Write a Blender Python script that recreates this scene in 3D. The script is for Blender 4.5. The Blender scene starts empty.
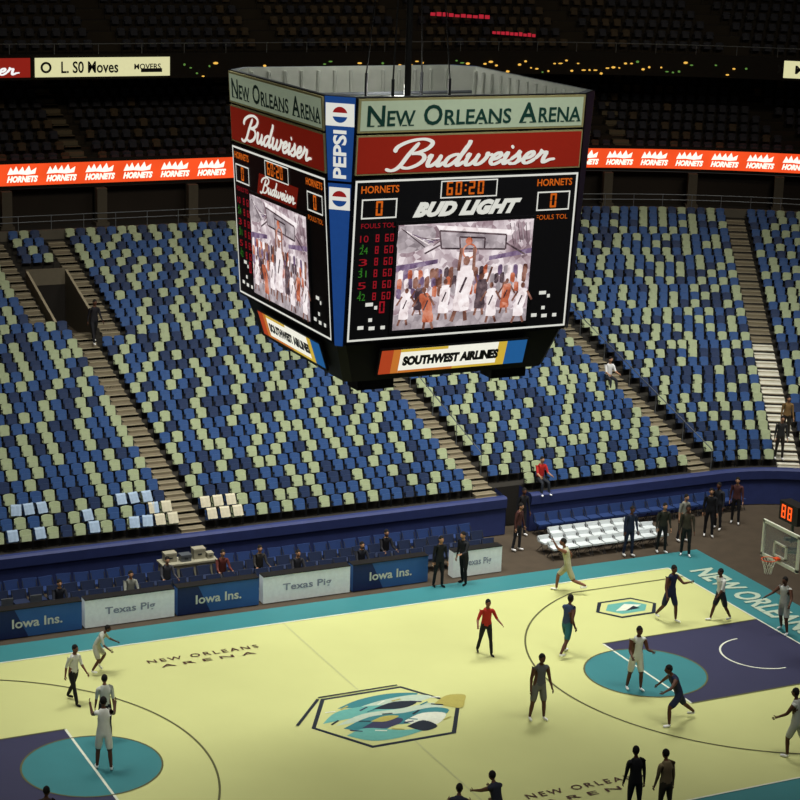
import bpy, bmesh, math, random
import numpy as np
from mathutils import Vector, Matrix
random.seed(7)
SC=bpy.context.scene
COL=SC.collection
SC.view_settings.view_transform='Standard'
pi=math.pi
# ------------------------------------------------------------------ camera
def basis():
    yaw,pit,roll=1.1131,0.2581,0.0327
    F=Vector((math.cos(yaw)*math.cos(pit),math.sin(yaw)*math.cos(pit),-math.sin(pit)))
    R=Vector((math.sin(yaw),-math.cos(yaw),0)); U=R.cross(F)
    c,s=math.cos(roll),math.sin(roll)
    return F,c*R+s*U,-s*R+c*U
F_,R_,U_=basis(); CAM=Vector((-22.4515,-45.7386,22.6013)); FP=1968.36
cd=bpy.data.cameras.new("camera"); cam=bpy.data.objects.new("camera",cd); COL.objects.link(cam)
cd.sensor_width=36; cd.lens=36*FP/800; cd.clip_end=400
m=Matrix((R_,U_,-F_)).transposed().to_4x4(); m.translation=CAM; cam.matrix_world=m
SC.camera=cam
def inframe(P,mar=0):
    d=Vector(P)-CAM; z=d.dot(F_)
    x=400+FP*d.dot(R_)/z; y=400-FP*d.dot(U_)/z
    return -mar<=x<=800+mar and -mar<=y<=800+mar
# ------------------------------------------------------------------ materials
MATS={}
def mat(name,c,rough=.6,emit=0,var=.12,scale=8,metal=0,spec=.3,alpha=1):
    if name in MATS: return MATS[name]
    m=bpy.data.materials.new(name); m.use_nodes=True; nt=m.node_tree; b=nt.nodes['Principled BSDF']
    tc=nt.nodes.new('ShaderNodeTexCoord'); n=nt.nodes.new('ShaderNodeTexNoise'); n.inputs['Scale'].default_value=scale
    nt.links.new(tc.outputs['Object'],n.inputs['Vector'])
    mx=nt.nodes.new('ShaderNodeMix'); mx.data_type='RGBA'
    mx.inputs[6].default_value=(c[0]*(1-var),c[1]*(1-var),c[2]*(1-var),1)
    mx.inputs[7].default_value=(min(1,c[0]*(1+var)),min(1,c[1]*(1+var)),min(1,c[2]*(1+var)),1)
    nt.links.new(n.outputs['Fac'],mx.inputs[0])
    nt.links.new(mx.outputs[2],b.inputs['Base Color'])
    b.inputs['Roughness'].default_value=rough; b.inputs['Metallic'].default_value=metal
    b.inputs['Specular IOR Level'].default_value=spec; b.inputs['Alpha'].default_value=alpha
    if emit:
        nt.links.new(mx.outputs[2],b.inputs['Emission Color']); b.inputs['Emission Strength'].default_value=emit
        if emit>=.5: b.inputs['Base Color'].default_value=(0,0,0,1); nt.links.remove(b.inputs['Base Color'].links[0]); b.inputs['Specular IOR Level'].default_value=0.05
    MATS[name]=m; return m
def hexc(h):
    r=[int(h[i:i+2],16)/255 for i in (0,2,4)]
    return tuple((x/12.92 if x<=.04045 else ((x+.055)/1.055)**2.4) for x in r)
# ------------------------------------------------------------------ mesh builder
class MB:
    def __init__(s): s.v=[];s.f=[];s.m=[];s.mats=[]
    def mi(s,m):
        if m not in s.mats: s.mats.append(m)
        return s.mats.index(m)
    def poly(s,pts,m):
        b=len(s.v); s.v+= [tuple(p) for p in pts]; s.f.append(tuple(range(b,b+len(pts)))); s.m.append(s.mi(m))
    def box(s,x0,x1,y0,y1,z0,z1,m,M=None):
        P=[Vector((x,y,z)) for z in (z0,z1) for y in (y0,y1) for x in (x0,x1)]
        if M is not None: P=[M@p for p in P]
        b=len(s.v); s.v+=[tuple(p) for p in P]
        for q in ((0,2,3,1),(4,5,7,6),(0,1,5,4),(2,6,7,3),(0,4,6,2),(1,3,7,5)):
            s.f.append(tuple(b+i for i in q)); s.m.append(s.mi(m))
    def tube(s,pts,rad,m,n=8,cap=True):
        pts=[Vector(p) for p in pts]
        if not hasattr(rad,'__len__'): rad=[rad]*len(pts)
        rings=[]
        for i,p in enumerate(pts):
            d=(pts[min(i+1,len(pts)-1)]-pts[max(i-1,0)]).normalized()
            a=Vector((0,0,1)) if abs(d.z)<.9 else Vector((1,0,0))
            u=d.cross(a).normalized(); w=d.cross(u)
            b=len(s.v)
            for k in range(n):
                t=2*pi*k/n; s.v.append(tuple(p+rad[i]*(math.cos(t)*u+math.sin(t)*w)))
            rings.append(b)
        for a,b in zip(rings,rings[1:]):
            for k in range(n):
                s.f.append((a+k,a+(k+1)%n,b+(k+1)%n,b+k)); s.m.append(s.mi(m))
        if cap:
            s.f.append(tuple(rings[0]+k for k in range(n))); s.m.append(s.mi(m))
            s.f.append(tuple(rings[-1]+k for k in reversed(range(n)))); s.m.append(s.mi(m))
    def ell(s,c,r,m,n=12,k=8,M=None):
        c=Vector(c); b=len(s.v)
        for i in range(k+1):
            ph=pi*i/k
            for j in range(n):
                t=2*pi*j/n
                p=Vector((r[0]*math.sin(ph)*math.cos(t),r[1]*math.sin(ph)*math.sin(t),r[2]*math.cos(ph)))
                if M is not None: p=M@p
                s.v.append(tuple(c+p))
        for i in range(k):
            for j in range(n):
                s.f.append((b+i*n+j,b+(i+1)*n+j,b+(i+1)*n+(j+1)%n,b+i*n+(j+1)%n)); s.m.append(s.mi(m))
    def ring2d(s,cx,cy,r,w,a0,a1,z,m,n=48):
        for i in range(n):
            t0=a0+(a1-a0)*i/n;t1=a0+(a1-a0)*(i+1)/n
            s.poly([(cx+(r-w/2)*math.cos(t0),cy+(r-w/2)*math.sin(t0),z),(cx+(r+w/2)*math.cos(t0),cy+(r+w/2)*math.sin(t0),z),
                    (cx+(r+w/2)*math.cos(t1),cy+(r+w/2)*math.sin(t1),z),(cx+(r-w/2)*math.cos(t1),cy+(r-w/2)*math.sin(t1),z)],m)
    def disc(s,cx,cy,r,z,m,n=48,a0=0,a1=2*pi):
        s.poly([(cx+r*math.cos(a0+(a1-a0)*i/n),cy+r*math.sin(a0+(a1-a0)*i/n),z) for i in range(n+(0 if a1-a0>6.2 else 1))],m)
    def seg(s,x0,y0,x1,y1,w,z,m):
        d=Vector((x1-x0,y1-y0)).normalized(); nx,ny=-d.y*w/2,d.x*w/2
        s.poly([(x0-nx,y0-ny,z),(x1-nx,y1-ny,z),(x1+nx,y1+ny,z),(x0+nx,y0+ny,z)],m)
    def rect(s,x0,x1,y0,y1,z,m): s.poly([(x0,y0,z),(x1,y0,z),(x1,y1,z),(x0,y1,z)],m)
    def frame(s,x0,x1,y0,y1,w,z,m):
        s.rect(x0,x1,y0,y0+w,z,m);s.rect(x0,x1,y1-w,y1,z,m);s.rect(x0,x0+w,y0+w,y1-w,z,m);s.rect(x1-w,x1,y0+w,y1-w,z,m)
    def mesh(s,name,smooth=False):
        me=bpy.data.meshes.new(name); me.from_pydata(s.v,[],s.f)
        for m in s.mats: me.materials.append(m)
        me.polygons.foreach_set('material_index',s.m)
        if smooth: me.polygons.foreach_set('use_smooth',[True]*len(s.f))
        me.update(); return me
def ob(name,me,parent=None,label=None,cat=None,kind=None,group=None,M=None):
    o=bpy.data.objects.new(name,me); COL.objects.link(o)
    if parent: o.parent=parent
    if M is not None: o.matrix_local=M
    if label: o['label']=label
    if cat: o['category']=cat
    if kind: o['kind']=kind
    if group: o['group']=group
    return o
def text_mb(mb,body,m,cx,cy,w,h,z=0,shear=0,bold=0,rot=0,space=1,M=None):
    cu=bpy.data.curves.new('t','FONT'); cu.body=body; cu.shear=shear; cu.offset=bold; cu.space_character=space; cu.resolution_u=3
    o=bpy.data.objects.new('t',cu); COL.objects.link(o)
    dg=bpy.context.evaluated_depsgraph_get()
    me=bpy.data.meshes.new_from_object(o.evaluated_get(dg))
    V=np.array([v.co[:2] for v in me.vertices]); 
    mn=V.min(0);mx=V.max(0); sc=np.array([w,h])/(mx-mn); V=(V-(mn+mx)/2)*sc
    c,s=math.cos(rot),math.sin(rot); b=len(mb.v)
    for x,y in V:
        p=(cx+c*x-s*y,cy+s*x+c*y,z)
        mb.v.append(tuple(M@Vector(p)) if M is not None else p)
    k=mb.mi(m)
    for p in me.polygons: mb.f.append(tuple(b+i for i in p.vertices)); mb.m.append(k)
    bpy.data.objects.remove(o); bpy.data.curves.remove(cu); bpy.data.meshes.remove(me)
SCR={'B':([[(.55,2.15),(.3,1.2),(.1,.1),(-.2,-.25),(-.6,-.1)],[(-.55,1.35),(-.5,1.85),(.0,2.3),(.7,2.45),(1.25,2.15),(1.2,1.65),(.8,1.3),(.45,1.2),(1.0,1.12),(1.25,.7),(1.05,.2),(.6,-.08),(.15,.05)]],1.45),
'u':([[(0,.7),(.12,1.0),(.12,.4),(.22,.05),(.42,.1),(.62,.5),(.68,1.0)],[(.68,1.0),(.66,.35),(.78,.02),(1.0,.35)]],1.0),
'd':([[(.72,.75),(.5,1.0),(.15,.75),(.08,.25),(.28,.0),(.55,.3),(.78,1.0),(.9,1.9),(.85,2.25)],[(.88,1.9),(.76,.9),(.74,.25),(.86,.02),(1.1,.35)]],1.1),
'w':([[(0,.7),(.12,1.0),(.1,.4),(.22,.03),(.42,.1),(.6,.5),(.66,1.0)],[(.66,1.0),(.62,.35),(.76,.03),(1.0,.2),(1.15,.65),(1.12,1.0),(1.25,.85),(1.45,.9)]],1.4),
'e':([[(0,.4),(.35,.5),(.52,.8),(.38,1.02),(.16,.8),(.1,.3),(.3,.0),(.55,.12),(.75,.4)]],.72),
'i':([[(0,.6),(.14,1.0),(.12,.35),(.22,.02),(.45,.35)],[(.2,1.42),(.26,1.6)]],.45),
's':([[(0,.35),(.25,.75),(.34,1.1),(.36,.8),(.5,.4),(.4,.05),(.15,.0),(.05,.15)],[(.4,.05),(.7,.4)]],.68),
'r':([[(0,.35),(.18,.8),(.2,1.12),(.24,.9),(.5,.92),(.5,.4),(.6,.03),(.9,.25),(1.2,.3)]],1.0)}
def catmull(P,n=6):
    P=[P[0]]+list(P)+[P[-1]]; out=[]
    for i in range(1,len(P)-2):
        a,b,c,d=[Vector(q) for q in P[i-1:i+3]]
        for k in range(n):
            t=k/n; out.append(.5*((2*b)+(c-a)*t+(2*a-5*b+4*c-d)*t*t+(3*b-a-3*c+d)*t**3))
    out.append(Vector(P[-2])); return out
def script(mb,word,m,cx,cy,w,z,shear=.3,st=.16,h=None):
    tot=sum(SCR[c][1] for c in word); sc=w/(tot+.6); sy=(h/2.7) if h else sc
    x=cx-w/2+.5*sc; yb=cy-1.1*sy
    for ch in word:
        for stk in SCR[ch][0]:
            C=catmull(stk); 
            C=[Vector((x+p.x*sc+shear*p.y*sy,yb+p.y*sy)) for p in C]; n=len(C); L=[];R=[]
            for i,p in enumerate(C):
                d=C[min(i+1,n-1)]-C[max(i-1,0)]
                if d.length<1e-6: d=Vector((1,0))
                d.normalize(); e=min(1,.5+min(i,n-1-i)*.25); wd=(sc+sy)/2*st*(.5+.5*abs(d.y))*e
                nn=Vector((-d.y,d.x))*wd; L.append(p+nn);R.append(p-nn)
            for i in range(n-1): mb.poly([(*L[i],z),(*R[i],z),(*R[i+1],z),(*L[i+1],z)],m)
        x+=SCR[ch][1]*sc
SEG={'0':'abcdef','1':'bc','2':'abged','3':'abgcd','4':'fgbc','5':'afgcd','6':'afgedc','7':'abc','8':'abcdefg','9':'abcdfg'}
def digits(mb,txt,x,y,h,z,m):
    w=h*.5; t=h*.14
    for ch in txt:
        if ch==':':
            mb.rect(x,x+t,y+h*.25,y+h*.25+t,z,m); mb.rect(x,x+t,y+h*.62,y+h*.62+t,z,m); x+=t*2.4; continue
        if ch in SEG:
            S=SEG[ch]; g=t*.15
            if 'a' in S: mb.rect(x+g,x+w-g,y+h-t,y+h,z,m)
            if 'g' in S: mb.rect(x+g,x+w-g,y+h/2-t/2,y+h/2+t/2,z,m)
            if 'd' in S: mb.rect(x+g,x+w-g,y,y+t,z,m)
            if 'f' in S: mb.rect(x,x+t,y+h/2+g,y+h-g,z,m)
            if 'e' in S: mb.rect(x,x+t,y+g,y+h/2-g,z,m)
            if 'b' in S: mb.rect(x+w-t,x+w,y+h/2+g,y+h-g,z,m)
            if 'c' in S: mb.rect(x+w-t,x+w,y+g,y+h/2-g,z,m)
        x+=w*1.45
# ------------------------------------------------------------------ colours
YEL=mat('maple_yellow',hexc('bfc282'),.55,var=.05,scale=.6)
TEAL=mat('court_teal',hexc('35777c'),.55,var=.08,scale=1)
NAVY=mat('court_navy',hexc('32334e'),.55,var=.08,scale=1)
LINE=mat('court_line',hexc('5a5a38'),.5)
WHITE=mat('paint_white',hexc('d2d6c4'),.5)
BLACK=mat('black_paint',hexc('151515'),.5)
CONC=mat('concrete_brown',hexc('443a2e'),.8,var=.25,scale=2)
CONCD=mat('concrete_dark',hexc('26231e'),.9,var=.25,scale=2)
STAIR=mat('stair_concrete',hexc('6f6653'),.85,var=.2,scale=4)
NOSE=mat('stair_nosing',hexc('968c74'),.8)
BLUEW=mat('blue_padding',hexc('27315f'),.6,var=.2,scale=3)
SB1=mat('seat_blue',hexc('2f4c7c'),.6,var=.15)
SB2=mat('seat_dark_blue',hexc('233252'),.6,var=.15)
SB3=mat('seat_lime',hexc('9ca684'),.6,var=.18)
METAL=mat('steel_grey',hexc('70757a'),.4,metal=.6)
# ------------------------------------------------------------------ floor and court
f=MB(); f.rect(-45,60,-30,60,-.03,CONC)
ob('floor',f.mesh('floor'),kind='structure',label='dark brown concrete arena floor around the court')
c=MB()
c.box(-16.4,16.4,-9.0,8.95,-.02,0,TEAL)
c.rect(-14.325,14.325,-7.62,7.62,.004,YEL)
for sx in (-1,1):
    c.rect(min(sx*8.53,sx*14.325),max(sx*8.53,sx*14.325),-2.44,2.44,.008,NAVY)
    c.disc(sx*8.53,0,1.83,.012,TEAL)
    c.seg(sx*8.53,-2.44,sx*8.53,2.44,.07,.016,WHITE)
    for y in (-2.44,2.44): c.seg(sx*8.53,y,sx*14.325,y,.06,.016,LINE)
    c.ring2d(sx*12.72,0,1.25,.06,pi/2 if sx>0 else -pi/2,3*pi/2 if sx>0 else pi/2,.016,WHITE)
    c.ring2d(sx*8.53,0,1.83,.05,0,2*pi,.017,LINE)
    bx=sx*12.72
    yy=6.7; dx=math.sqrt(7.24**2-yy**2); a=math.atan2(yy,-sx*dx)
    if sx>0: c.ring2d(bx,0,7.24,.06,a,2*pi-a,.016,LINE,72)
    else: c.ring2d(bx,0,7.24,.06,-a,a,.016,LINE,72)
    for y in (-yy,yy): c.seg(bx-sx*dx,y,sx*14.325,y,.06,.016,LINE)
c.seg(0,-7.62,0,7.62,.06,.01,mat('line_soft',hexc('b2b580'),.5))
for y in (-7.62,7.62): c.seg(-14.325,y,14.325,y,.06,.016,WHITE)
for x in (-14.325,14.325): c.seg(x,-7.62,x,7.62,.06,.016,WHITE)
GOLD=mat('paint_gold',hexc('a59c50'),.5); AQUA=mat('paint_aqua',hexc('5fa096'),.5); PALE=mat('paint_pale',hexc('aebeaa'),.5); INK=mat('paint_ink',hexc('1c2530'),.5)
def hexa(cx,cy,rx,ry,z,m):
    c.poly([(cx-rx,cy,z),(cx-rx*.55,cy-ry,z),(cx+rx*.55,cy-ry,z),(cx+rx,cy,z),(cx+rx*.55,cy+ry,z),(cx-rx*.55,cy+ry,z)],m)
hexa(0,0,2.3,1.75,.012,INK); hexa(0,0,2.17,1.63,.014,YEL)
sw=[(TEAL,[(-1.1,.95),(-.3,1.3),(.7,1.38),(1.5,1.1),(.9,.85),(0,.7)]),(PALE,[(-.8,.7),(.2,1.0),(1.3,1.05),(1.75,.7),(.6,.45),(-.3,.4)]),
(AQUA,[(-1.9,.15),(-1.2,.75),(-.2,.8),(.7,.45),(.2,.1),(-.9,.2)]),(INK,[(-.2,.55),(.6,.8),(1.2,.55),(.6,.3)]),
(PALE,[(-1.6,-.1),(-.6,.35),(.5,.3),(1.5,.35),(1.9,.05),(.8,-.15),(-.4,-.1)]),
(TEAL,[(-1.5,-.35),(-.5,.1),(.5,0),(1.4,.05),(1.8,-.3),(1.0,-.8),(0,-.65),(-.7,-.9)]),
(NAVY,[(-1.0,-.5),(-.3,-.15),(.3,-.3),(.1,-.6),(-.5,-.75)]),(WHITE,[(.3,-.5),(1.0,-.2),(1.6,-.45),(1.1,-1.0),(.5,-.95)]),
(AQUA,[(-1.6,-.8),(-.9,-.55),(-.1,-1.0),(.6,-1.2),(-.3,-1.45),(-1.1,-1.35)]),(INK,[(.2,-.85),(.8,-.65),(1.0,-1.15),(.5,-1.3)]),
(GOLD,[(1.6,.25),(2.2,.65),(2.7,.5),(2.5,.1),(2.2,-.3),(1.9,-.1)]),(GOLD,[(-.6,-.2),(-.1,0),(.3,-.15),(-.2,-.35)])]
for i,(mm,P_) in enumerate(sw):
    Q=[Vector(p) for p in catmull(P_+[P_[0]],4)][:-1]; c.poly([(q.x,q.y,.016+.0007*i) for q in Q],mm)
for i in range(22):
    x=-1.7+i*.16; y=.85*math.sin(i*1.9); c.seg(x,y,x+.3,y+.2*math.cos(i*1.7),.06,.026+.0002*i,[INK,WHITE,NAVY,TEAL,GOLD][i%5])
c.seg(-2.6,.3,-1.35,1.75,.09,.024,INK); c.seg(-1.3,1.85,1.2,1.85,.07,.024,INK)
for ex,ey in ((10.9,4.85),(-10.9,-4.85)):
    hexa(ex,ey,1.15,.75,.012,INK); hexa(ex,ey,1.02,.63,.014,YEL); hexa(ex,ey,.78,.45,.016,AQUA)
    c.poly([(ex-.5,ey-.15,.018),(ex+.1,ey+.3,.018),(ex+.6,ey+.05,.018),(ex,ey-.25,.018)],WHITE); c.poly([(ex-.2,ey-.25,.019),(ex+.3,ey+.05,.019),(ex+.4,ey-.2,.019)],INK)
DK=mat('court_text',hexc('4a2f26'),.5)
text_mb(c,"NEW ORLEANS",DK,-3.2,6.1,3.5,.26,.02,bold=.01,space=1.35)
text_mb(c,"ARENA",DK,-3.2,5.65,3.0,.2,.02,bold=.01,space=1.6)
text_mb(c,"NEW ORLEANS",DK,2.9,-5.9,3.5,.26,.02,bold=.01,space=1.35)
text_mb(c,"ARENA",DK,2.9,-6.35,3.0,.2,.02,bold=.01,space=1.6)
text_mb(c,"NEW ORLEANS",PALE,15.3,3.9,6.4,.95,.02,bold=.03,rot=-pi/2)
text_mb(c,"NEW ORLEANS",PALE,-15.3,-3.9,6.4,.95,.02,bold=.03,rot=pi/2)
ob('basketball_court',c.mesh('court'),label='pale yellow wood basketball court with teal border and navy keys',cat='basketball court')
# ------------------------------------------------------------------ stand geometry
Y0=13.0; XC=20.0; YC=7.0; RC=6.0; NR=31; DR=20.64/NR; HR=6.312/NR; Z0=1.3
def stations(xs,a1=8,da=3):
    S=[(x,Y0,0,1) for x in xs if x<XC]
    a=90
    while a>=a1:
        t=math.radians(a); S.append((XC+RC*math.cos(t),YC+RC*math.sin(t),math.cos(t),math.sin(t))); a-=da
    return S
VX0,VX1=-1.75,-.25
GX0,GX1=10.75,11.75
XS=[-24,-16,-8,-2.0,VX0,VX1,1.5,5,9.6,GX0,GX1,14,17]
def sweep(mb,prof,mats,S=None,skip=None):
    S=S or stations(XS)
    g=[[(x+nx*d,y+ny*d,z) for d,z in prof] for x,y,nx,ny in S]
    for i in range(len(S)-1):
        for j in range(len(prof)-1):
            if skip and skip(S[i],S[i+1],prof[j],prof[j+1]): continue
            mb.poly([g[i][j],g[i+1][j],g[i+1][j+1],g[i][j+1]],mats[j%len(mats)] if isinstance(mats,list) else mats)
prof=[]
for k in range(NR):
    prof+=[(k*DR,Z0+k*HR),((k+1)*DR,Z0+k*HR)]
DT=NR*DR; ZT=Z0+NR*HR
prof+=[(DT,ZT),(DT+3.6,ZT)]
s=MB()
KV0,KV1=20,26
V0,V1=KV0*DR,KV1*DR
KG=1
sweep(s,prof,CONCD,skip=lambda a,b,p,q: a[3]==1 and ((a[0]>=VX0-.01 and b[0]<=VX1+.01 and p[0]>=V0-.01 and q[0]<=V1+.01) or (a[0]>=GX0-.01 and b[0]<=GX1+.01 and q[0]<=KG*DR+.01)))
ZF=Z0+(KV0-1)*HR-.4; ZB=Z0+KV1*HR
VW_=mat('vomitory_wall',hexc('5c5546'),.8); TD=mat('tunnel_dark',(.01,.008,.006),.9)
s.rect(VX0,VX1,Y0+V0-.01,Y0+V1,ZF,CONC)
for x in (VX0,VX1):
    xa,xb=(x-.1,x) if x==VX0 else (x,x+.1)
    s.poly([(x,Y0+V0,ZF),(x,Y0+V1,ZF),(x,Y0+V1,ZB+.4),(x,Y0+V0,Z0+KV0*HR+.4)],VW_)
    xo=xa if x==VX0 else xb
    s.poly([(xo,Y0+V0,Z0+KV0*HR-.4),(xo,Y0+V1,ZB-.4),(xo,Y0+V1,ZB+.4),(xo,Y0+V0,Z0+KV0*HR+.4)],VW_)
    s.poly([(xo,Y0+V0,Z0+KV0*HR+.4),(xo,Y0+V1,ZB+.4),(x,Y0+V1,ZB+.4),(x,Y0+V0,Z0+KV0*HR+.4)],NOSE)
s.box(VX0-.1,VX1+.1,Y0+V1,Y0+V1+.12,ZB-.2,ZB+.45,VW_)
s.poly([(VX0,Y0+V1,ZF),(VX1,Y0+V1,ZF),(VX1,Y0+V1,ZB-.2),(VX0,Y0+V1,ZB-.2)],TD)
for x in (GX0,GX1): s.poly([(x,Y0-.2,0),(x,Y0+KG*DR,0),(x,Y0+KG*DR,Z0+KG*HR),(x,Y0-.2,Z0+.1)],BLUEW)
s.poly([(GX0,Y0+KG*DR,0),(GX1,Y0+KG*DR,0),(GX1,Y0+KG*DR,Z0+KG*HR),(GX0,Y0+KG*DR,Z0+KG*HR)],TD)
ob('seating_stand',s.mesh('stand'),label='stepped dark concrete lower bowl stand with entrance tunnel',cat='grandstand',kind='structure')
s=MB()
sweep(s,[(-.18,0),(-.18,1.0),(-.26,1.02),(-.28,1.35),(-.2,1.42),(-.02,1.42),(-.02,1.28)],BLUEW,skip=lambda a,b,p,q:a[3]==1 and a[0]>=GX0-.01 and b[0]<=GX1+.01)
ob('padded_barrier',s.mesh('barrier'),label='blue padded barrier wall along the front row of the stand',cat='wall')
def stair(x,y,nx,ny,w,k0,k1,label,light=STAIR,low=None):
    mb=MB(); M=Matrix(((ny,nx,0,x),(-nx,ny,0,y),(0,0,1,0),(0,0,0,1)))
    for k in range(k0,k1):
        for j in (0,1):
            z=Z0+k*HR+(j)*HR/2+.015; y0=k*DR+j*DR/2; mm=low if (low and k<14) else light
            mb.box(-w/2,w/2,y0,y0+DR/2,z-.2,z,mm,M)
            mb.box(-w/2,w/2,y0-.005,y0+.03,z-.02,z+.006,NOSE,M)
    return ob('aisle_stairs',mb.mesh('stairs'),label=label,cat='stairs')
SW=.84
stair(-.9,Y0,0,1,SW,0,KV0,'brown concrete aisle stairs leading up to tunnel')
stair(VX0-.55,Y0,0,1,.72,KV0,NR,'brown concrete stairs beside the entrance tunnel wall')
stair(VX1+.55,Y0,0,1,.72,KV0-2,NR,'brown concrete stairs beside the entrance tunnel wall')
stair(10.2,Y0,0,1,SW,0,NR,'brown concrete aisle stairs between seat sections')
stair(19.4,Y0,0,1,SW,0,NR,'brown concrete aisle stairs between seat sections')
AD=[62,36,14]
PST=mat('stair_lit_paint',hexc('c9c6b8'),.85,var=.2,scale=4)  # paler copy of the stair concrete, bright light painted into the lower steps
for a in AD:
    t=math.radians(a); stair(XC+RC*math.cos(t),YC+RC*math.sin(t),math.cos(t),math.sin(t),.85,0,NR,'concrete aisle stairs in curved corner with lower steps coloured as brightly lit',STAIR,PST)
for hx,k0,k1 in ((10.66,KG+1,NR),(19.86,0,NR)):
    mb=MB(); mb.tube([(hx,Y0+k*DR+.3,Z0+k*HR+.85) for k in (k0,k1-1)],.02,METAL,5)
    for k in range(k0,k1,3): mb.tube([(hx,Y0+k*DR+.3,Z0+k*HR),(hx,Y0+k*DR+.3,Z0+k*HR+.85)],.015,METAL,5)
    ob('handrail',mb.mesh('hr'),label='thin grey steel handrail beside the aisle stairs',cat='railing')
def seat_mesh(m,dark):
    mb=MB()
    n=6
    def bp(u,v,off):
        x=(u-.5)*.375; z=.30+v*.34
        if v>.99: z-=.03*abs(2*u-1)**3
        y=.20+.07*v+.045*(2*abs(u-.5))**2*-1+off
        return (x,y,z)
    for off,rev in ((0,0),(.045,1)):
        for i in range(n):
            for j in range(2):
                u0,u1=i/n,(i+1)/n; v0,v1=j/2,(j+1)/2
                q=[bp(u0,v0,off),bp(u1,v0,off),bp(u1,v1,off),bp(u0,v1,off)]
                mb.poly(q if not rev else q[::-1],m)
    for i in range(n):
        u0,u1=i/n,(i+1)/n; mb.poly([bp(u0,1,0),bp(u1,1,0),bp(u1,1,.045),bp(u0,1,.045)],m)
    for u in (0,1): mb.poly([bp(u,0,0),bp(u,1,0),bp(u,1,.045),bp(u,0,.045)],m)
    M=Matrix.Translation((0,.10,.30))@Matrix.Rotation(math.radians(-14),4,'X')
    mb.box(-.16,.16,-.03,.035,0,.2,m,M)
    for x in (-.215,.202): 
        mb.box(x,x+.013,-.03,.24,.44,.47,dark); mb.box(x,x+.013,.15,.2,0,.46,dark)
    return mb.mesh('arena_seat')
SD=mat('seat_frame',hexc('15171b'),.6)
SM=[seat_mesh(SB1,SD),seat_mesh(SB2,SD),seat_mesh(SB3,SD)]
seats=[]
def add_row(pts):
    last=0; since=0
    for x,y,z,a in pts:
        if last==2: k=2 if random.random()<.04 else random.choice((0,0,1))
        else:
            since+=1; k=2 if random.random()<(.42 if since<2 else .72) else random.choice((0,0,1))
        if k==2: since=0
        last=k
        if inframe((x,y,z+.5),70): seats.append((x,y,z,a,k))
for k in range(NR):
    y=Y0+k*DR+.34; z=Z0+k*HR
    for x0,x1 in ((-14,-1.36),(-.44,9.75),(10.68 if k>=KG else GX1+.08,18.94)):
        if k>=KV0:
            if x0==-14: x1=VX0-.95
            if x0==-.44: x0=VX1+.95
        elif k>=KV0-2 and x0==-.44: x0=VX1+.95
        n=int((x1-x0)/.445)
        add_row([(x0+(x1-x0)*(i+.5)/n,y,z,0) for i in range(n)])
    if k>=KV1+1: add_row([(VX0+.25+i*.46,y,z,0) for i in range(3)])
    r=RC+k*DR+.34
    ed=[90]+AD+[5]
    for a,b in zip(ed,ed[1:]):
        a0=math.radians(a)-(.5/r if a in AD else .05/r); b0=math.radians(b)+.5/r
        n=int((a0-b0)*r/.455)
        if n>0: add_row([(XC+r*math.cos(t),YC+r*math.sin(t),z,t-pi/2) for t in [b0+(a0-b0)*(i+.5)/n for i in range(n)]])
seats.sort(key=lambda q:(0 if inframe(q[:3],0) else 1,(Vector(q[:3])-CAM).length))
LB=['mid blue folding arena seat in the mosaic stand','dark navy folding arena seat in the mosaic stand','lime green folding arena seat in the mosaic stand']
for x,y,z,a,k in seats[:300]:
    o=ob('arena_seat',SM[k],label=LB[k],cat='seat',group='folding seats in the lower stand')
    o.location=(x,y,z+.01); o.rotation_euler=(0,0,a)
def merge(lst,meshes,mats,name,**kw):
    V=[];F=[];MI=[];b=0
    ms=[(np.array([v.co[:] for v in me.vertices]),[tuple(p.vertices) for p in me.polygons],[p.material_index for p in me.polygons],[mats.index(mm) for mm in me.materials]) for me in meshes]
    for x,y,z,a,k in lst:
        v,fs,mi,mp=ms[k]; c_,s_=math.cos(a),math.sin(a)
        w=np.empty_like(v); w[:,0]=x+c_*v[:,0]-s_*v[:,1]; w[:,1]=y+s_*v[:,0]+c_*v[:,1]; w[:,2]=v[:,2]+z+.01
        V.append(w); F+= [tuple(b+i for i in q) for q in fs]; MI+=[mp[i] for i in mi]; b+=len(v)
    me=bpy.data.meshes.new(name); me.from_pydata(np.concatenate(V).tolist(),[],F)
    for mm in mats: me.materials.append(mm)
    me.polygons.foreach_set('material_index',MI); me.update()
    return ob(name,me,**kw)
merge(seats[300:],SM,[SB1,SB2,SB3,SD],'arena_seats',label='rows of blue and lime folding seats higher in the stand',cat='seats',kind='stuff')
CL=mat('cloth_pale_blue',hexc('8fa2b8'),.8,var=.25,scale=6)
def cloth_mesh(m,nm):
    cm=MB(); P_=[(-.02,.38),(.06,.52),(.14,.66),(.21,.70),(.31,.64),(.33,.42)]
    for (y0,z0),(y1,z1) in zip(P_,P_[1:]):
        for i in range(4):
            x0,x1=-.17+i*.085,-.085+i*.085; o0=.02*(i%2);o1=.02*((i+1)%2)
            cm.poly([(x0,y0-o0,z0),(x1,y0-o1,z0),(x1,y1-o1,z1),(x0,y1-o0,z1)],m)
    return cm.mesh(nm,True)
CMM=cloth_mesh(CL,'draped_shirt'); rs=random.Random(3)
row0=[q for q in seats[:300] if q[0]<-2 and q[1]<Y0+3*DR]
for q in rs.sample(row0,min(13,len(row0))):
    o=ob('draped_shirt',CMM,label='pale blue giveaway shirt draped over a seat back',cat='shirt',group='shirts draped on front seats'); o.location=(q[0],q[1]-.02,q[2]+.02); o.rotation_euler=(0,0,rs.uniform(-.25,.25))
CMB=cloth_mesh(mat('cloth_beige',hexc('b4ae98'),.8,var=.25,scale=6),'beige_cloth')
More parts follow.
